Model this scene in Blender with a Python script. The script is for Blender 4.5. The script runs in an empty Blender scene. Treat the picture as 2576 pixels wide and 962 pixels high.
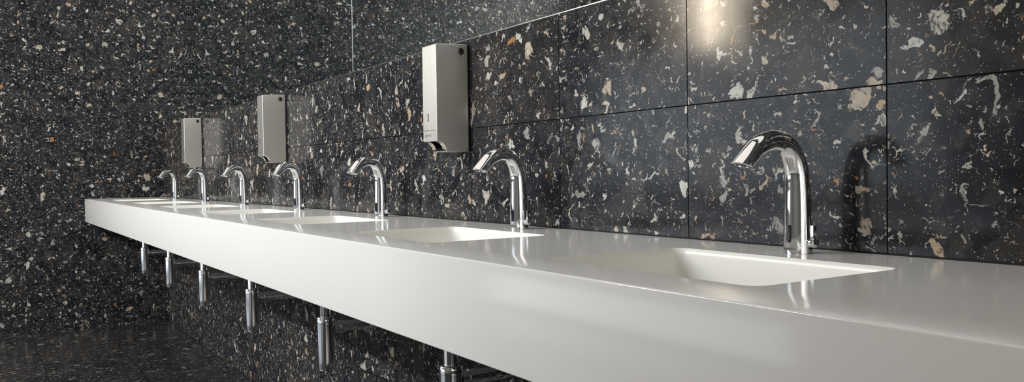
import bpy, bmesh, math, random
from mathutils import Vector, Matrix
C = bpy.context.scene.collection
PI = math.pi
random.seed(4)

# ------------------------------------------------------------------ layout (metres; end wall x=0, wash wall y=0, worktop z=0)
FLOOR, CEIL = -0.8416, 2.0
X_BACK, Y_OPP = 9.2, -3.7
LEDGE_Z, LEDGE_D = 0.4835, 0.173
C_DEP, C_THK, C_LEN = 0.50, 0.150, 7.10
TAP_X0, TAP_S, TAP_Y = 0.667, 0.764, -0.070
BAS_DX, BAS_HW, BAS_Y0, BAS_Y1 = 0.0126, 0.1975, -0.407, -0.136
TILE_W, TILE_H = 0.40, 0.3942

# ------------------------------------------------------------------ object helpers
def link(name, me, parent=None):
    o = bpy.data.objects.new(name, me)
    C.objects.link(o)
    if parent: o.parent = parent
    return o

def obj(name, bm, mats, parent=None, smooth=True, sharp=35):
    me = bpy.data.meshes.new(name)
    bmesh.ops.recalc_face_normals(bm, faces=bm.faces[:])
    if smooth:
        for f in bm.faces: f.smooth = True
        a = math.radians(sharp)
        for e in bm.edges:
            if len(e.link_faces) == 2 and e.calc_face_angle(0) > a: e.smooth = False
    bm.to_mesh(me); bm.free()
    for m in (mats if isinstance(mats, (list, tuple)) else [mats]): me.materials.append(m)
    return link(name, me, parent)

def tag(o, label, cat, group=None):
    o['label'] = label; o['category'] = cat
    if group: o['group'] = group
    return o

def struct(o):
    o['kind'] = 'structure'; return o

def copy_tree(o, parent=None):
    c = o.copy(); C.objects.link(c)
    if parent:
        c.parent = parent
    for ch in [k for k in bpy.data.objects if k.parent == o]:
        copy_tree(ch, c)
    return c

def add_box(bm, x0, x1, y0, y1, z0, z1, mat=0):
    vs = [bm.verts.new((x, y, z)) for x in (x0, x1) for y in (y0, y1) for z in (z0, z1)]
    for q in ((0,1,3,2),(4,6,7,5),(0,4,5,1),(2,3,7,6),(0,2,6,4),(1,5,7,3)):
        f = bm.faces.new([vs[i] for i in q]); f.material_index = mat
    return vs

def bevel_all(bm, w, seg=2, ang=30):
    es = [e for e in bm.edges if len(e.link_faces) == 2 and e.calc_face_angle(0) > math.radians(ang)]
    bmesh.ops.bevel(bm, geom=es, offset=w, segments=seg, profile=0.5, affect='EDGES')

def add_lathe(bm, prof, centre=(0,0,0), axis='Z', seg=40, mat=0):
    """prof: (radius, height) list; the two ends are closed."""
    cx, cy, cz = centre
    def P(r, h, a):
        u, v = r*math.cos(a), r*math.sin(a)
        if axis == 'Z': return (cx+u, cy+v, cz+h)
        if axis == 'X': return (cx+h, cy+u, cz+v)
        return (cx+v, cy+h, cz+u)
    rings = []
    for r, h in prof:
        if r < 1e-6: rings.append([bm.verts.new(P(0, h, 0))])
        else: rings.append([bm.verts.new(P(r, h, 2*PI*i/seg)) for i in range(seg)])
    for A, B in zip(rings, rings[1:]):
        for i in range(seg):
            j = (i+1) % seg
            if len(A) == 1 and len(B) == 1: continue
            if len(A) == 1: f = bm.faces.new((A[0], B[i], B[j]))
            elif len(B) == 1: f = bm.faces.new((A[i], B[0], A[j]))
            else: f = bm.faces.new((A[i], B[i], B[j], A[j]))
            f.material_index = mat
    for R in (rings[0], rings[-1]):
        if len(R) > 1:
            f = bm.faces.new(R); f.material_index = mat

def text_mesh(body, size, depth):
    cu = bpy.data.curves.new('lettering_curve', 'FONT')
    cu.body = body; cu.size = size; cu.extrude = depth
    cu.align_x = 'CENTER'; cu.align_y = 'CENTER'; cu.resolution_u = 3
    o = bpy.data.objects.new('lettering_source', cu); C.objects.link(o)
    dg = bpy.context.evaluated_depsgraph_get()
    me = bpy.data.meshes.new_from_object(o.evaluated_get(dg))
    bpy.data.objects.remove(o); bpy.data.curves.remove(cu)
    me.materials.clear()
    return me

# ------------------------------------------------------------------ node helpers
class NT:
    def __init__(s, name):
        s.m = bpy.data.materials.new(name); s.m.use_nodes = True
        s.t = s.m.node_tree; s.t.nodes.clear()
        s.out = s.n('ShaderNodeOutputMaterial')
    def n(s, kind, **kw):
        nd = s.t.nodes.new(kind)
        for k, v in kw.items(): setattr(nd, k, v)
        return nd
    def put(s, sock, v):
        if v is None: return
        if hasattr(v, 'is_output') or isinstance(v, bpy.types.NodeSocket): s.t.links.new(v, sock)
        else: sock.default_value = v
    def math(s, op, a, b=None, c=None, clamp=False):
        nd = s.n('ShaderNodeMath', operation=op, use_clamp=clamp)
        for i, v in enumerate((a, b, c)): s.put(nd.inputs[i], v)
        return nd.outputs[0]
    def vmath(s, op, a, b=None, scale=None):
        nd = s.n('ShaderNodeVectorMath', operation=op)
        s.put(nd.inputs[0], a)
        if b is not None: s.put(nd.inputs[1], b)
        if scale is not None: s.put(nd.inputs['Scale'], scale)
        return nd.outputs[1] if op in ('LENGTH', 'DOT_PRODUCT', 'DISTANCE') else nd.outputs[0]
    def step(s, x, lo, hi):
        nd = s.n('ShaderNodeMapRange', interpolation_type='SMOOTHSTEP')
        s.put(nd.inputs[0], x); s.put(nd.inputs[1], lo); s.put(nd.inputs[2], hi)
        return nd.outputs[0]
    def lin(s, x, lo, hi, a, b):
        nd = s.n('ShaderNodeMapRange')
        for i, v in enumerate((x, lo, hi, a, b)): s.put(nd.inputs[i], v)
        return nd.outputs[0]
    def noise(s, vec, scale, detail=2., rough=.5, dist=0., out=0, dims='2D'):
        nd = s.n('ShaderNodeTexNoise', noise_dimensions=dims)
        s.put(nd.inputs['Vector'], vec); nd.inputs['Scale'].default_value = scale
        nd.inputs['Detail'].default_value = detail; nd.inputs['Roughness'].default_value = rough
        nd.inputs['Distortion'].default_value = dist
        return nd.outputs[out]
    def voro(s, vec, scale, feature='F1'):
        nd = s.n('ShaderNodeTexVoronoi', voronoi_dimensions='2D', feature=feature)
        s.put(nd.inputs['Vector'], vec); nd.inputs['Scale'].default_value = scale
        return nd
    def mix(s, f, a, b):
        nd = s.n('ShaderNodeMix', data_type='RGBA')
        s.put(nd.inputs[0], f); s.put(nd.inputs[6], a); s.put(nd.inputs[7], b)
        return nd.outputs[2]
    def ramp(s, x, stops, interp='CONSTANT'):
        nd = s.n('ShaderNodeValToRGB'); cr = nd.color_ramp; cr.interpolation = interp
        while len(cr.elements) < len(stops): cr.elements.new(0.5)
        for e, (p, c) in zip(cr.elements, stops): e.position = p; e.color = (*c, 1)
        s.put(nd.inputs[0], x); return nd.outputs[0]
    def sep(s, v):
        nd = s.n('ShaderNodeSeparateXYZ'); s.put(nd.inputs[0], v); return nd.outputs
    def comb(s, x, y, z=0.):
        nd = s.n('ShaderNodeCombineXYZ')
        for i, v in enumerate((x, y, z)): s.put(nd.inputs[i], v)
        return nd.outputs[0]
    def bsdf(s, **kw):
        nd = s.n('ShaderNodeBsdfPrincipled')
        for k, v in kw.items(): s.put(nd.inputs[k.replace('_', ' ')], v)
        s.t.links.new(nd.outputs[0], s.out.inputs[0]); return nd

def plain(name, col, rough=.5, metal=0., spec=.5, coat=0.):
    t = NT(name)
    t.bsdf(Base_Color=(*col, 1), Roughness=rough, Metallic=metal, Specular_IOR_Level=spec, Coat_Weight=coat)
    return t.m

CHIPS = [(0.0, (.60,.56,.50)), (.24, (.44,.42,.39)), (.42, (.70,.68,.63)), (.56, (.55,.45,.35)),
         (.68, (.34,.32,.30)), (.80, (.58,.42,.28)), (.88, (.64,.55,.43)), (.965, (.46,.21,.08))]

def terrazzo(name, axes, ou, ov, rough=.16, tw=TILE_W, th=TILE_H, joint=.0014, spec=.5, dens=1.0, fine=1.0, chip_gain=1.0, brown=.35):
    """polished dark marble-chip tile on a grid; axes picks the two object axes of the plane."""
    t = NT(name)
    co = t.n('ShaderNodeTexCoord').outputs['Object']
    xyz = t.sep(co)
    u, v = xyz['XYZ'.index(axes[0].upper())], xyz['XYZ'.index(axes[1].upper())]
    gu = t.math('DIVIDE', t.math('SUBTRACT', u, ou), tw); gv = t.math('DIVIDE', t.math('SUBTRACT', v, ov), th)
    iu, iv = t.math('FLOOR', gu), t.math('FLOOR', gv)
    fu, fv = t.math('FRACT', gu), t.math('FRACT', gv)
    du = t.math('MULTIPLY', t.math('MINIMUM', fu, t.math('SUBTRACT', 1., fu)), tw)
    dv = t.math('MULTIPLY', t.math('MINIMUM', fv, t.math('SUBTRACT', 1., fv)), th)
    jt = t.math('LESS_THAN', t.math('MINIMUM', du, dv), joint)
    wn = t.n('ShaderNodeTexWhiteNoise', noise_dimensions='2D'); t.put(wn.inputs['Vector'], t.comb(iu, iv))
    tc, tv = wn.outputs['Color'], wn.outputs['Value']
    p0 = t.vmath('ADD', t.vmath('SCALE', t.comb(u, v), scale=fine), t.vmath('SCALE', tc, scale=9.0))
    def warp(p, sc, amt, det=2.):
        c = t.noise(p, sc, det, out=1)
        return t.vmath('ADD', p, t.vmath('SCALE', t.vmath('SUBTRACT', c, (.5, .5, .5)), scale=amt))
    # dark matrix of angular fragments
    pf = warp(p0, 30, .012)
    vf = t.voro(pf, 13); fr = t.sep(vf.outputs['Color'])
    vf2 = t.voro(pf, 42); fr2 = t.sep(vf2.outputs['Color'])
    big = t.math('GREATER_THAN', fr[1], .55)
    k = t.math('ADD', t.math('MULTIPLY', fr[0], big), t.math('MULTIPLY', fr2[0], t.math('SUBTRACT', 1., big)))
    base = t.ramp(k, [(0., (.009,.010,.013)), (.35, (.015,.016,.020)), (.62, (.020,.021,.024)), (.85, (.029,.027,.027))])
    cloud = t.noise(p0, 22, 4, .6)
    base = t.mix(t.math('MULTIPLY', t.step(cloud, .50, .80), .6), base, (.060, .058, .060, 1))
    base = t.mix(t.math('MULTIPLY', t.math('GREATER_THAN', tv, .8), brown), base, (.040, .034, .031, 1))
    col = base
    def layer(col, p, scale, density, s0, s1, el, soft, rag, curl, nsc, mott=.0, clus=None):
        vo = t.voro(p, scale)
        r = t.sep(vo.outputs['Color'])
        loc = t.sep(t.vmath('SCALE', t.vmath('SUBTRACT', p, vo.outputs['Position']), scale=scale))
        w = t.n('ShaderNodeTexWhiteNoise', noise_dimensions='2D'); t.put(w.inputs['Vector'], t.vmath('SCALE', vo.outputs['Position'], scale=57.3))
        wr = t.sep(w.outputs['Color'])
        a = t.math('MULTIPLY', wr[0], 6.283)
        ca, sa = t.math('COSINE', a), t.math('SINE', a)
        lx = t.math('ADD', t.math('MULTIPLY', loc[0], ca), t.math('MULTIPLY', loc[1], sa))
        ly = t.math('SUBTRACT', t.math('MULTIPLY', loc[1], ca), t.math('MULTIPLY', loc[0], sa))
        ly = t.math('MULTIPLY', ly, t.lin(wr[1], 0., 1., 1.0, el))
        d = t.vmath('LENGTH', t.comb(lx, ly))
        size = t.lin(t.math('POWER', r[1], 1.8), 0., 1., s0, s1)
        nz = t.math('SUBTRACT', t.noise(p, nsc, 3, .6), .5)
        e = t.math('ADD', t.math('DIVIDE', d, size), t.math('MULTIPLY', nz, rag))
        m = t.step(e, 1.0 + soft, 1.0 - soft)
        # curled chips: a bite out of one side
        d2 = t.vmath('LENGTH', t.comb(lx, t.math('SUBTRACT', ly, t.math('MULTIPLY', size, .55))))
        e2 = t.math('ADD', t.math('DIVIDE', d2, t.math('MULTIPLY', size, .86)), t.math('MULTIPLY', nz, rag * .8))
        bite = t.math('MULTIPLY', t.math('LESS_THAN', wr[2], curl), t.step(e2, 1.0 + soft, 1.0 - soft))
        m = t.math('MULTIPLY', m, t.math('SUBTRACT', 1., bite))
        m = t.math('MULTIPLY', m, t.math('GREATER_THAN', r[0], 1. - density * dens if clus is None else t.math('SUBTRACT', 1., t.math('MULTIPLY', clus, density * dens))))
        if mott:
            mm = t.noise(p, nsc * 1.1, 4, .65, 1.2)
            m = t.math('MULTIPLY', m, t.lin(t.step(mm, .34, .52), 0., 1., 1. - mott, 1.))
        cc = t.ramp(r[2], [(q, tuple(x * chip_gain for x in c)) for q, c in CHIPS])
        cc = t.mix(t.math('MULTIPLY', t.noise(p, nsc * 1.7, 3), .45), cc, (.16, .14, .12, 1))
        return t.mix(m, col, cc)
    # squiggly pale veins, in patches
    pv = warp(p0, 34, .040, 3)
    n1 = t.noise(pv, 24, 2)
    vein = t.step(t.math('ABSOLUTE', t.math('SUBTRACT', n1, .5)), .010, .004)
    patch = t.step(t.noise(p0, 30, 2), .60, .70)
    col = t.mix(t.math('MULTIPLY', t.math('MULTIPLY', vein, patch), .75), col, t.ramp(t.noise(p0, 14, 1), [(0., (.50,.45,.38)), (.5, (.45,.28,.14)), (.56, (.45,.43,.42))]))
    clus = t.lin(t.noise(p0, 16, 2), .35, .65, .45, 1.35)
    col = layer(col, warp(p0, 150, .004), 260, .20, .08, .30, 2.2, .3, .7, .0, 700, clus=clus)
    col = layer(col, warp(p0, 110, .014), 100, .34, .10, .36, 3.6, .14, 1.2, .35, 330, clus=clus)
    col = layer(col, warp(p0, 55, .030, 3), 50, .40, .12, .44, 3.2, .09, 1.5, .6, 150, .45)
    col = layer(col, warp(p0, 32, .042, 3), 24, .36, .14, .44, 2.8, .07, 1.7, .5, 90, .7)
    col = layer(col, warp(p0, 20, .050, 4), 10.5, .30, .10, .30, 2.2, .05, 1.5, .35, 55, .9)
    col = t.mix(jt, col, (.006, .006, .006, 1))
    rg = t.math('ADD', t.lin(t.noise(p0, 9, 3), .3, .7, rough * .8, rough * 1.2), t.math('MULTIPLY', jt, .5))
    t.bsdf(Base_Color=col, Roughness=rg, Specular_IOR_Level=t.math('MULTIPLY', t.math('SUBTRACT', 1., jt), spec))
    return t.m

def brushed(name, col, rough, axis_scale):
    t = NT(name)
    co = t.n('ShaderNodeTexCoord').outputs['Object']
    s = t.vmath('MULTIPLY', co, axis_scale)
    n = t.noise(s, 1., 3, .6, dims='3D')
    c = t.mix(n, (*[x * .93 for x in col], 1), (*[min(1, x * 1.05) for x in col], 1))
    r = t.lin(n, .2, .8, rough * .85, rough * 1.15)
    b = t.n('ShaderNodeBump'); b.inputs['Strength'].default_value = .04; b.inputs['Distance'].default_value = .0006
    t.put(b.inputs['Height'], n)
    t.bsdf(Base_Color=c, Roughness=r, Metallic=1., Normal=b.outputs[0])
    return t.m

M = dict(
    tile_right=terrazzo('dark_terrazzo_wash_wall', 'xz', 5.3523, .2473, .14, spec=.34, joint=.0011, fine=1.08, chip_gain=.85),
    tile_end=terrazzo('dark_terrazzo_end_wall', 'yz', -.04, .2473, .36, joint=.0007, spec=.05, fine=1.3, chip_gain=.85, brown=.12),
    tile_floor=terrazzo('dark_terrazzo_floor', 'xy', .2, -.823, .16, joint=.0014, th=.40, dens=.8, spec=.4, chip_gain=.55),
    tile_back=terrazzo('dark_terrazzo_plain_walls', 'xz', 0., .0, .3),
    plaster=plain('grey_plaster', (.55, .55, .54), .8),
    ceiling=plain('ceiling_paint', (.22, .22, .22), .8),
    solid=plain('white_solid_surface', (.83, .80, .775), .12, 0., .48),
    basin=plain('white_basin_surface', (.84, .82, .77), .30, 0., .4),
    chrome=plain('polished_chrome', (.80, .81, .83), .04, 1.),
    chrome_soft=plain('satin_chrome', (.66, .68, .71), .13, 1.),
    steel=brushed('brushed_stainless_steel', (.68, .66, .63), .41, (900., 900., 6.)),
    steel_lip=plain('polished_steel_lip', (.66, .62, .55), .16, 1.),
    black=plain('black_plastic', (.008, .008, .010), .25),
    sensor=plain('dark_sensor_glass', (.010, .010, .014), .08),
    lock=plain('dark_lock_metal', (.16, .145, .13), .18, 1.),
    ink=plain('engraved_dark_lettering', (.05, .05, .055), .45),
    seal=plain('dark_sealant', (.006, .007, .009), .6, 0., .2),
    mirror=plain('silvered_mirror_glass', (.80, .86, .87), .0, 1.),
    edge=plain('polished_glass_edge', (.62, .66, .66), .15),
    alu=plain('slim_metal_profile', (.42, .42, .42), .30, 1.),
)

# ------------------------------------------------------------------ the room
bm = bmesh.new(); add_box(bm, 0, X_BACK, 0, LEDGE_D + .15, FLOOR, LEDGE_Z)
add_box(bm, 0, X_BACK, LEDGE_D + .012, LEDGE_D + .15, LEDGE_Z, CEIL)
struct(obj('wall_right', bm, M['tile_right'], smooth=False))
bm = bmesh.new(); add_box(bm, -.15, 0, Y_OPP - .15, LEDGE_D + .15, FLOOR - .1, CEIL)
struct(obj('wall_end', bm, M['tile_end'], smooth=False))
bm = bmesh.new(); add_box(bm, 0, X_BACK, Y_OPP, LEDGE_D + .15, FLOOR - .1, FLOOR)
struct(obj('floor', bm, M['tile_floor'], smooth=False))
bm = bmesh.new(); add_box(bm, -.15, X_BACK + .15, Y_OPP - .15, LEDGE_D + .15, CEIL, CEIL + .1)
struct(obj('ceiling', bm, M['ceiling'], smooth=False))
bm = bmesh.new(); add_box(bm, 0, X_BACK, Y_OPP - .15, Y_OPP, FLOOR - .1, CEIL)
struct(obj('wall_left', bm, M['plaster'], smooth=False))
bm = bmesh.new(); add_box(bm, X_BACK, X_BACK + .15, Y_OPP - .15, LEDGE_D + .15, FLOOR - .1, CEIL)
struct(obj('wall_back', bm, M['plaster'], smooth=False))
bm = bmesh.new(); add_box(bm, 4.62, 4.68, Y_OPP, -1.72, FLOOR, CEIL)  # unseen panel added to shade the near end of the counter
struct(obj('wall_added_blocker', bm, M['plaster'], smooth=False))
# slim metal nosing along the top edge of the tiled ledge; dark sealant line behind the worktop
bm = bmesh.new(); add_box(bm, 0, X_BACK, -.0012, .010, LEDGE_Z - .0012, LEDGE_Z + .0012)
struct(obj('trim_1', bm, M['alu'], smooth=False))
bm = bmesh.new(); add_box(bm, 0, C_LEN, -.0028, 0, .0002, .0026)
struct(obj('trim_2', bm, M['seal'], smooth=False))

SEAM = 2.929
def mirror(x0, x1, label):
    bm = bmesh.new()
    add_box(bm, x0, x1, LEDGE_D, LEDGE_D + .006, LEDGE_Z + .0012, CEIL - .03)
    bm.faces.ensure_lookup_table()
    for f in bm.faces:
        f.normal_update()
    o = obj('wall_mirror', bm, [M['edge'], M['mirror']], smooth=False)
    for p in o.data.polygons:
        if p.normal.y < -.9: p.material_index = 1
    return tag(o, label, 'mirror', 'mirror panels above the tiled ledge')
mirror(.003, SEAM - .0012, 'frameless mirror panel above the ledge, running into the dark end wall')
mirror(SEAM + .0012, X_BACK - .003, 'frameless mirror panel above the ledge, on the near side of its pale vertical seam')
bm = bmesh.new(); add_box(bm, SEAM - .0012, SEAM + .0012, LEDGE_D - .0008, LEDGE_D + .006, LEDGE_Z + .0012, CEIL - .03)
struct(obj('trim_3', bm, M['edge'], smooth=False))

# ------------------------------------------------------------------ the worktop with seven moulded basins
def rrect(cx, cy, hx, hy, r, seg=6):
    pts = []
    for sx, sy, a0 in ((1, 1, 0), (-1, 1, PI/2), (-1, -1, PI), (1, -1, 1.5*PI)):
        for i in range(seg + 1):
            a = a0 + (PI/2) * i / seg
            pts.append((cx + sx*(hx - r) + r*math.cos(a), cy + sy*(hy - r) + r*math.sin(a)))
    return pts
B_CY, B_HY = (BAS_Y0 + BAS_Y1) / 2, (BAS_Y1 - BAS_Y0) / 2
B_R = .022
bas_x = [TAP_X0 + TAP_S * i + BAS_DX for i in range(7)]
bas_x_all = bas_x + ([TAP_X0 + TAP_S * 7 + BAS_DX] if False else [])
bm = bmesh.new()
R = .0022
edges = []
def loop(pts, z):
    vs = [bm.verts.new((x, y, z)) for x, y in pts]
    es = [bm.edges.new((vs[i], vs[(i+1) % len(vs)])) for i in range(len(vs))]
    return vs, es
fy = -C_DEP
xs0, xs1 = .001, C_LEN
outer, es = loop([(xs0, fy + R), (xs1, fy + R), (xs1, -.0005), (xs0, -.0005)], 0.); edges += es
for x in bas_x_all:
    _, es = loop(rrect(x, B_CY, BAS_HW, B_HY, B_R), 0.); edges += es
bmesh.ops.triangle_fill(bm, edges=edges, use_beauty=True)
prof = [(fy + R - R*math.sin(a), -R + R*math.cos(a)) for a in (PI/8, PI/4, 3*PI/8, PI/2)]
prof += [(fy + R - R*math.cos(a), -C_THK + R - R*math.sin(a)) for a in (0, PI/8, PI/4, 3*PI/8, PI/2)]
prof += [(-.0005, -C_THK), (-.0005, 0.)]
prev = (outer[0], outer[1])
ends0, ends1 = [outer[0]], [outer[1]]
for i, (y, z) in enumerate(prof):
    cur = (outer[3], outer[2]) if i == len(prof) - 1 else (bm.verts.new((xs0, y, z)), bm.verts.new((xs1, y, z)))
    bm.faces.new((prev[0], prev[1], cur[1], cur[0]))
    ends0.append(cur[0]); ends1.append(cur[1]); prev = cur
bm.faces.new(ends0); bm.faces.new(ends1)
counter = link('vanity_counter', None)
obj('counter_slab', bm, M['solid'], counter, smooth=True, sharp=30)
tag(counter, 'long white wall-hung washbasin counter with deep front apron and sunken basins', 'counter')

bm = bmesh.new()
rings = []
for inset, z, r in ((0, 0, B_R), (.0006, -.0012, B_R), (.0018, -.0026, B_R), (.0035, -.010, B_R), (.006, -.045, B_R + .004), (.010, -.075, B_R + .008),
                    (.018, -.092, B_R + .014), (.034, -.103, B_R + .016), (.060, -.107, B_R + .010)):
    rings.append([bm.verts.new((x, y, z)) for x, y in rrect(0, 0, BAS_HW - inset, B_HY - inset, r)])
for A, B in zip(rings, rings[1:]):
    for i in range(len(A)):
        j = (i + 1) % len(A); bm.faces.new((A[i], A[j], B[j], B[i]))
n = len(rings[-1])
dr = [bm.verts.new((.024*math.cos(2*PI*(i+.5)/n), .024*math.sin(2*PI*(i+.5)/n), -.110)) for i in range(n)]
for i in range(n):
    j = (i + 1) % n; bm.faces.new((rings[-1][i], rings[-1][j], dr[j], dr[i]))
bm.faces.new(dr)
basin0 = obj('basin', bm, M['basin'], counter, smooth=True, sharp=50)
bm = bmesh.new()
add_lathe(bm, [(.021, 0), (.021, .002), (.017, .004), (.008, .005), (0, .005)], (0, 0, -.1098), seg=28)
obj('drain', bm, M['chrome'], basin0)
basin0.location = (bas_x[0], B_CY, 0)
for x in bas_x[1:]:
    b = copy_tree(basin0, counter); b.location = (x, B_CY, 0)

# ------------------------------------------------------------------ sensor tap
def catmull(P, n):
    out = []
    Q = [2*P[0] - P[1]] + P + [2*P[-1] - P[-2]]
    for i in range(1, len(Q) - 2):
        a, b, c, d = Q[i-1], Q[i], Q[i+1], Q[i+2]
        for k in range(n):
            t = k / n
            out.append(.5*((2*b) + (-a + c)*t + (2*a - 5*b + 4*c - d)*t*t + (-a + 3*b - 3*c + d)*t**3))
    out.append(P[-1]); return out

tap = link('sensor_tap', None)
# y, z, radius along the swept body
path = [(0, .0, .0210), (0, .030, .0207), (0, .065, .0200), (-.0005, .098, .0189), (-.003, .124, .0177), (-.0125, .1485, .0163),
        (-.030, .1645, .0155), (-.0535, .1690, .0150), (-.078, .1640, .0149), (-.100, .1530, .0149), (-.1215, .1330, .0149)]
pts = catmull([Vector(p) for p in path], 6)
SEG = 40
bm = bmesh.new()
rings = []
for i, p in enumerate(pts):
    a = pts[max(i-1, 0)]; b = pts[min(i+1, len(pts)-1)]
    T = Vector((0, b.x - a.x, b.y - a.y)).normalized()
    if i == 0: T = Vector((0, 0, 1))
    N = Vector((0, -T.z, T.y))
    c = Vector((0, p.x, p.y)); r = p.z
    ring = []
    last = i == len(pts) - 1
    cut = Vector((0, -.28, -.96)).normalized()
    for k in range(SEG):
        ang = 2*PI*k/SEG
        q = c + Vector((1, 0, 0))*r*math.sin(ang) + N*r*math.cos(ang)
        if last:
            q = q + T * ((c - q).dot(cut) / T.dot(cut))
        ring.append(q)
    rings.append(ring)
# drop the rings that the oblique cut would overtake
while (len(rings) > 3) and any((rings[-1][k] - rings[-2][k]).dot(Vector((0, pts[-1].x - pts[-4].x, pts[-1].y - pts[-4].y))) < .0003 for k in range(SEG)):
    rings.pop(-2)
cen = Vector((0, pts[-1].x, pts[-1].y))
def inset(ring, f, push): return [cen + (q - cen)*f - cut*push for q in ring]
tip = rings[-1]
rings.append(inset(tip, .97, -.0004)); rings.append(inset(tip, .66, -.0002)); rings.append(inset(tip, .62, .003))
vr = [[bm.verts.new(q) for q in ring] for ring in rings]
for A, B in zip(vr, vr[1:]):
    for k in range(SEG):
        j = (k+1) % SEG; bm.faces.new((A[k], A[j], B[j], B[k]))
bm.faces.new(vr[0]); bm.faces.new(vr[-1])
obj('spout', bm, M['chrome'], tap, sharp=50)
bm = bmesh.new()
ring = inset(tip, .612, .0010)
v1 = [bm.verts.new(q) for q in ring]; v2 = [bm.verts.new(q - cut*.0018) for q in ring]
for k in range(SEG):
    j = (k+1) % SEG; bm.faces.new((v1[k], v1[j], v2[j], v2[k]))
bm.faces.new(v1); bm.faces.new(v2)
obj('aerator', bm, M['black'], tap)
bm = bmesh.new()
add_lathe(bm, [(.0213, 0), (.0213, .0008), (.0211, .0011), (.0205, .0012)], seg=48)
obj('base_ring', bm, M['chrome'], tap)

def tap_r(z): return .0210 - z*.0105
def cyl_patch(bm, a0, a1, z0, z1, off, na=8, nz=6, corner=.0022):
    """a curved window lying on the tap's column (angles from the front, -y)."""
    pts2 = rrect((a0+a1)/2, (z0+z1)/2, (a1-a0)/2, (z1-z0)/2, .0022, 4)
    return pts2
bm = bmesh.new()
hw, z0, z1 = .0041, .0170, .0435
gridx, gridz = 8, 10
layers = []
for off in (.0005, -.0012):
    rows = []
    for iz in range(gridz + 1):
        z = z0 + (z1 - z0)*iz/gridz
        e = min(z - z0, z1 - z); rr = .0018
        w = hw if e >= rr else hw - rr + math.sqrt(max(0, rr*rr - (rr-e)**2))
        row = []
        for ix in range(gridx + 1):
            sx = -w + 2*w*ix/gridx
            r = tap_r(z) + off; a = sx / tap_r(z)
            row.append(bm.verts.new((r*math.sin(a), -r*math.cos(a), z)))
        rows.append(row)
    layers.append(rows)
for rows in layers:
    for A, B in zip(rows, rows[1:]):
        for i in range(gridx): bm.faces.new((A[i], A[i+1], B[i+1], B[i]))
F, K = layers
for A, B in ((F[0], K[0]), (F[-1], K[-1]), ([r[0] for r in F], [r[0] for r in K]), ([r[-1] for r in F], [r[-1] for r in K])):
    for i in range(len(A) - 1): bm.faces.new((A[i], A[i+1], B[i+1], B[i]))
o = obj('sensor_window', bm, M['sensor'], tap); o['label'] = 'black rounded sensor window'

me = text_mesh('LAUFEN', .0048, .0001)
for v in me.vertices:
    z = .0072 + v.co.y
    r = tap_r(z) + .0003 + v.co.z; a = v.co.x * 1.25 / tap_r(z)
    v.co = (r*math.sin(a), -r*math.cos(a), z)
me.materials.append(M['ink'])
link('lettering', me, tap)
# mixing lever on the +x side: round hub, upright flat grip
bm = bmesh.new()
add_lathe(bm, [(.0064, .0150), (.0064, .0195), (.0072, .0202), (.0074, .0210), (.0074, .0300), (.0068, .0308), (.0058, .0311), (0, .0313)], (0, .001, .0168), 'X', 32)
hub = obj('lever', bm, M['chrome'], tap, sharp=40)
bm = bmesh.new(); add_box(bm, .0245, .0296, -.0030, .0050, .018, .0425); bevel_all(bm, .0008)
obj('grip', bm, M['chrome'], hub)

TAP_TURN = (36, 36, 33, 30, 24, 13, 0)         # how far each spout is swivelled from square to the wall
TAP_LABELS = [
    'small chrome arched sensor tap standing farthest away, beside the dark end wall',
    'chrome arched sensor tap second from the end wall, below the farthest soap dispenser',
    'chrome arched sensor tap third from the end wall, halfway between the two farther soap dispensers',
    'chrome arched sensor tap fourth from the end wall, right beside the middle soap dispenser',
    'chrome arched sensor tap on the far side of the nearest soap dispenser, just beyond it',
    'chrome arched sensor tap below and on the near side of the nearest soap dispenser',
    'largest chrome arched sensor tap in the foreground behind the nearest basin, with readable lettering',
]
for i, lb in enumerate(TAP_LABELS):
    o = tap if i == 0 else copy_tree(tap)
    o.location = (TAP_X0 + TAP_S*i, TAP_Y, 0)
    o.rotation_euler = (0, 0, math.radians(TAP_TURN[i]))
    tag(o, lb, 'tap', 'sensor taps along the white counter')

# ------------------------------------------------------------------ soap dispenser
D_W, D_H, D_D = .078, .283, .101
disp = link('soap_dispenser', None)
SC = .027
arc = [(-D_D + SC*math.sin(a), SC*math.cos(a)) for a in [PI/2*i/12 for i in range(13)]]    # from the front lip round to the underside
side = [(-.006, 0), (-.006, D_H), (-D_D + .004, D_H - .003)]
side += [(-D_D + .004 - .004*math.sin(a), D_H - .007 + .004*math.cos(a)) for a in (.5, 1.05, PI/2)]
side += arc[:]                                                                          # (y, z)
bm = bmesh.new()
xa, xb = -D_W/2, D_W/2
L = [bm.verts.new((xa, y, z)) for y, z in side]; Rr = [bm.verts.new((xb, y, z)) for y, z in side]
ns = len(side); a_start = ns - len(arc)
fl = bm.faces.new(L); fr_ = bm.faces.new(Rr)
hx = .019; h0, h1 = a_start + 1, a_start + 11
cols = {}
def colv(i):
    if i not in cols: cols[i] = (bm.verts.new((-hx, *side[i])), bm.verts.new((hx, *side[i])))
    return cols[i]
for i in range(ns):
    j = (i + 1) % ns
    if i >= a_start and j != 0:
        A, B = colv(i), colv(j)
        for q in ((L[i], A[0], B[0], L[j]), (A[1], Rr[i], Rr[j], B[1])): bm.faces.new(q).material_index = 1
        if not (h0 <= i < h1): bm.faces.new((A[0], A[1], B[1], B[0])).material_index = 1
    elif i == a_start - 1:
        B = colv(j); bm.faces.new((L[i], Rr[i], Rr[j], B[1], B[0], L[j]))
    elif j == 0:
        A = colv(i); bm.faces.new((L[i], A[0], A[1], Rr[i], Rr[j], L[j]))
    else:
        bm.faces.new((L[i], Rr[i], Rr[j], L[j]))
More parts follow.
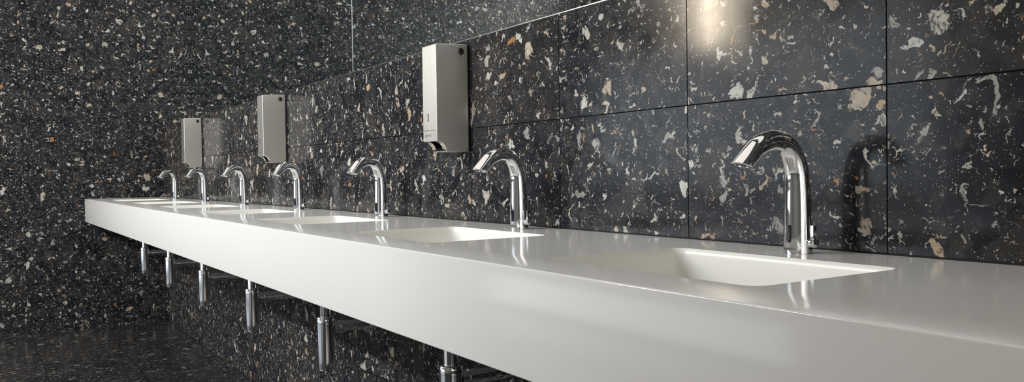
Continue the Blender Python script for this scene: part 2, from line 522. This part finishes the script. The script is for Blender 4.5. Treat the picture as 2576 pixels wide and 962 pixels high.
# dark pocket above the scoop where the nozzle sits
inner = {}
for i in range(h0, h1 + 1):
    y, z = side[i]
    inner[i] = (bm.verts.new((-hx, y + .016, z + .022)), bm.verts.new((hx, y + .016, z + .022)))
for i in range(h0, h1):
    A, B, IA, IB = cols[i], cols[i+1], inner[i], inner[i+1]
    for q in ((A[0], B[0], IB[0], IA[0]), (A[1], IA[1], IB[1], B[1]), (IA[0], IB[0], IB[1], IA[1])): bm.faces.new(q).material_index = 2
bm.faces.new((cols[h0][0], inner[h0][0], inner[h0][1], cols[h0][1])).material_index = 2
bm.faces.new((cols[h1][0], cols[h1][1], inner[h1][1], inner[h1][0])).material_index = 2
# round the upright front corners
es = [e for e in bm.edges if all(abs(abs(v.co.x) - D_W/2) < 1e-6 and v.co.y < -.09 for v in e.verts) and all(v.co.z > SC*1.0 - .03 for v in e.verts)
      and abs(e.verts[0].co.z - e.verts[1].co.z) > .05]
cover = obj('cover', bm, [M['steel'], M['steel_lip'], M['black']], disp, sharp=30)
md = cover.modifiers.new('edge_rounding', 'BEVEL'); md.width = .0022; md.segments = 3; md.limit_method = 'ANGLE'; md.angle_limit = math.radians(50)
bm = bmesh.new(); add_box(bm, -D_W/2 + .002, D_W/2 - .002, -.0062, 0, .002, D_H - .002)
obj('back_plate', bm, M['black'], disp, smooth=False)
bm = bmesh.new(); add_box(bm, -D_W/2 + .004, D_W/2 - .004, -D_D - .0008, -D_D + .002, .0285, .0555); bevel_all(bm, .0006)
o = obj('lower_band', bm, M['steel'], disp); 
bm = bmesh.new(); add_box(bm, -D_W/2 + .005, D_W/2 - .005, -D_D - .0002, -D_D + .002, .0553, .0568)
obj('groove', bm, M['ink'], disp, smooth=False)
bm = bmesh.new(); add_box(bm, -.0105, -.0070, -D_D - .0005, -D_D + .002, .079, .101); bevel_all(bm, .0004)
o = obj('level_window', bm, M['black'], disp); o['label'] = 'narrow black level window'
# emblem: thick open ring followed by two letters
bm = bmesh.new()
yy = -D_D - .0010
n = 36
vo, vi = [], []
for i in range(n + 1):
    a = math.radians(32) + math.radians(296)*i/n
    vo.append((.0063*math.cos(a), .0037*math.sin(a))); vi.append((.0037*math.cos(a), .0019*math.sin(a)))
mk = lambda p, y: bm.verts.new((p[0] - .0185, y, p[1] + .0425))
A = [mk(p, yy) for p in vo]; B = [mk(p, yy) for p in vi]; A2 = [mk(p, yy + .0005) for p in vo]; B2 = [mk(p, yy + .0005) for p in vi]
for i in range(n):
    for q in ((A[i], A[i+1], B[i+1], B[i]), (A2[i], B2[i], B2[i+1], A2[i+1]), (A[i], A2[i], A2[i+1], A[i+1]), (B[i], B[i+1], B2[i+1], B2[i])): bm.faces.new(q)
bm.faces.new((A[0], B[0], B2[0], A2[0])); bm.faces.new((A[n], A2[n], B2[n], B[n]))
me = text_mesh('WS', .0088, .0002)
for v in me.vertices: v.co = (v.co.x*1.55 + .0005, yy - v.co.z + .0003, v.co.y + .0425)
bm.from_mesh(me); bpy.data.meshes.remove(me)
o = obj('emblem', bm, M['ink'], disp, smooth=False)
# key lock and screw on the +x cheek
bm = bmesh.new()
add_lathe(bm, [(.0094, -.002), (.0094, .0014), (.0084, .0030), (.0070, .0030), (.0066, .0014), (.0050, .0016), (.0, .0018)], (D_W/2, -.027, D_H - .0195), 'X', 32)
lock = obj('lock', bm, M['lock'], disp, sharp=30)
bm = bmesh.new(); add_box(bm, D_W/2 + .0012, D_W/2 + .0021, -.0305, -.0235, D_H - .0206, D_H - .0184); bevel_all(bm, .0003)
obj('keyhole', bm, M['black'], lock)
bm = bmesh.new(); add_lathe(bm, [(.0020, -.002), (.0020, .0004), (.0012, .0008), (0, .0008)], (D_W/2, -.011, .008), 'X', 16)
obj('screw', bm, M['black'], disp)
for i, (x, lb) in enumerate(((1.067, 'farthest stainless steel soap dispenser, on the tiles near the dark end wall'),
                             (2.586, 'middle stainless steel soap dispenser of three on the tiled wall'),
                             (4.115, 'nearest stainless steel soap dispenser, tall with bright front and dark brushed side'))):
    o = disp if i == 0 else copy_tree(disp)
    o.location = (x, 0, .1855)
    tag(o, lb, 'soap dispenser', 'soap dispensers on the tiled wall')

# ------------------------------------------------------------------ chrome bottle traps under the counter
trap = link('bottle_trap', None)
TY, TB, TT = -.2526, -.4431, -.2860
bm = bmesh.new()
h = TT - TB
add_lathe(bm, [(0, 0), (.0170, .0), (.0222, .0012), (.0234, .004), (.0243, .025), (.0250, .055), (.0255, .09), (.0257, h - .020), (.0257, h - .0195)], (0, 0, TB), seg=48)
obj('cup', bm, M['chrome_soft'], trap, sharp=45)
bm = bmesh.new()
add_lathe(bm, [(.0245, -.0200), (.0252, -.0194), (.0259, -.0190), (.0260, -.0180), (.0260, -.0016), (.0254, -.0004), (.0240, .0), (.0170, .0008), (0, .0008)], (0, 0, TT), seg=48)
obj('collar', bm, M['chrome'], trap, sharp=35)
bm = bmesh.new(); add_lathe(bm, [(.0160, TT - .002), (.0160, -C_THK)], seg=36)
obj('inlet_pipe', bm, M['chrome'], trap)
OZ = TT - .034
bm = bmesh.new(); add_lathe(bm, [(.0160, .0225), (.0160, -TY - .001)], (0, 0, OZ), 'Y', 36)
out = obj('outlet_pipe', bm, M['chrome'], trap)
bm = bmesh.new(); add_lathe(bm, [(.0165, .0), (.0190, .001), (.0190, .018), (.0165, .019)], (0, .040, OZ), 'Y', 36)
obj('coupling', bm, M['chrome'], out)
bm = bmesh.new(); add_lathe(bm, [(.0165, -.006), (.0300, -.0045), (.0320, 0)], (0, -TY, OZ), 'Y', 36)
obj('wall_rosette', bm, M['chrome'], out)
TRAP_LABELS = ['smallest chrome bottle trap under the counter, the one by the dark end wall',
               'second chrome bottle trap from the end wall under the counter',
               'third chrome bottle trap from the end wall under the counter',
               'fourth chrome bottle trap from the end wall under the counter',
               'large chrome bottle trap under the counter, the nearest one seen whole',
               'nearest chrome bottle trap under the counter, cut off by the bottom of the photo']
for i, lb in enumerate(TRAP_LABELS):
    o = trap if i == 0 else copy_tree(trap)
    o.location = (TAP_X0 + TAP_S*i, TY, 0)
    tag(o, lb, 'bottle trap', 'bottle traps under the white counter')

# ------------------------------------------------------------------ light
def area(name, loc, rot, sx, sy, power, col=(1, 1, 1), spread=PI):
    l = bpy.data.lights.new(name, 'AREA'); l.shape = 'RECTANGLE'; l.size = sx; l.size_y = sy; l.energy = power; l.color = col; l.spread = spread
    o = bpy.data.objects.new(name, l); C.objects.link(o); o.location = loc; o.rotation_euler = rot
    return o
area('high_light_row', (2.75, Y_OPP + .08, 1.93), (math.radians(68), 0, 0), 3.6, .10, 168, (.92, .98, 1.0), math.radians(155))
area('wall_lamp', (1.54, Y_OPP + .05, 1.56), (PI/2, 0, 0), .24, .95, 50, (1., .84, .64))
area('near_end_fill', (6.9, -2.5, CEIL - .02), (0, 0, 0), 1.2, 1.0, 16, (1., .95, .88))  # added fill light for the tap reflections and the near counter front
area('window_daylight', (1.7, Y_OPP + .04, .55), (PI/2, 0, 0), 3.2, 1.1, 24, (.84, .92, 1.0))
area('doorway_daylight', (X_BACK - .05, -1.0, .45), (PI/2, 0, PI/2), 1.7, 1.3, 24, (1., .95, .88))
area('trap_reflection_fill', (2.2, Y_OPP + .04, -.48), (PI/2, 0, 0), 4.3, .55, 17, (.90, .95, 1.0))  # added low light that gives the traps a bright side to reflect
area('counter_light_strip', (3.3, -.33, CEIL - .02), (0, 0, 0), 6.4, .62, 15, (1., .91, .82))
w = bpy.data.worlds.new('room_air'); bpy.context.scene.world = w; w.use_nodes = True
w.node_tree.nodes['Background'].inputs[0].default_value = (.5, .52, .55, 1)
w.node_tree.nodes['Background'].inputs[1].default_value = .1

# ------------------------------------------------------------------ camera
th, pitch, roll, f_px = .5740, -.0213, -.0147, 2099.74
c, s = math.cos(th), math.sin(th); cp, sp = math.cos(pitch), math.sin(pitch); cr, sr = math.cos(roll), math.sin(roll)
Fw = Vector((-c*cp, s*cp, sp)); Up = Vector((c*sp, -s*sp, cp)); Rt = Vector((s, c, 0))
R2 = cr*Rt + sr*Up; U2 = cr*Up - sr*Rt
cam = bpy.data.cameras.new('camera'); co = bpy.data.objects.new('camera', cam); C.objects.link(co)
mt = Matrix((R2, U2, -Fw)).transposed().to_4x4(); mt.translation = Vector((6.0726, -1.1133, .1266))
co.matrix_world = mt
cam.sensor_fit = 'HORIZONTAL'; cam.sensor_width = 36; cam.lens = 36*f_px/2576; cam.clip_start = .01
sc = bpy.context.scene; sc.camera = co
vs = sc.view_settings; vs.view_transform = 'Standard'; vs.look = 'None'; vs.gamma = 1; vs.exposure = -0.2; vs.use_curve_mapping = False
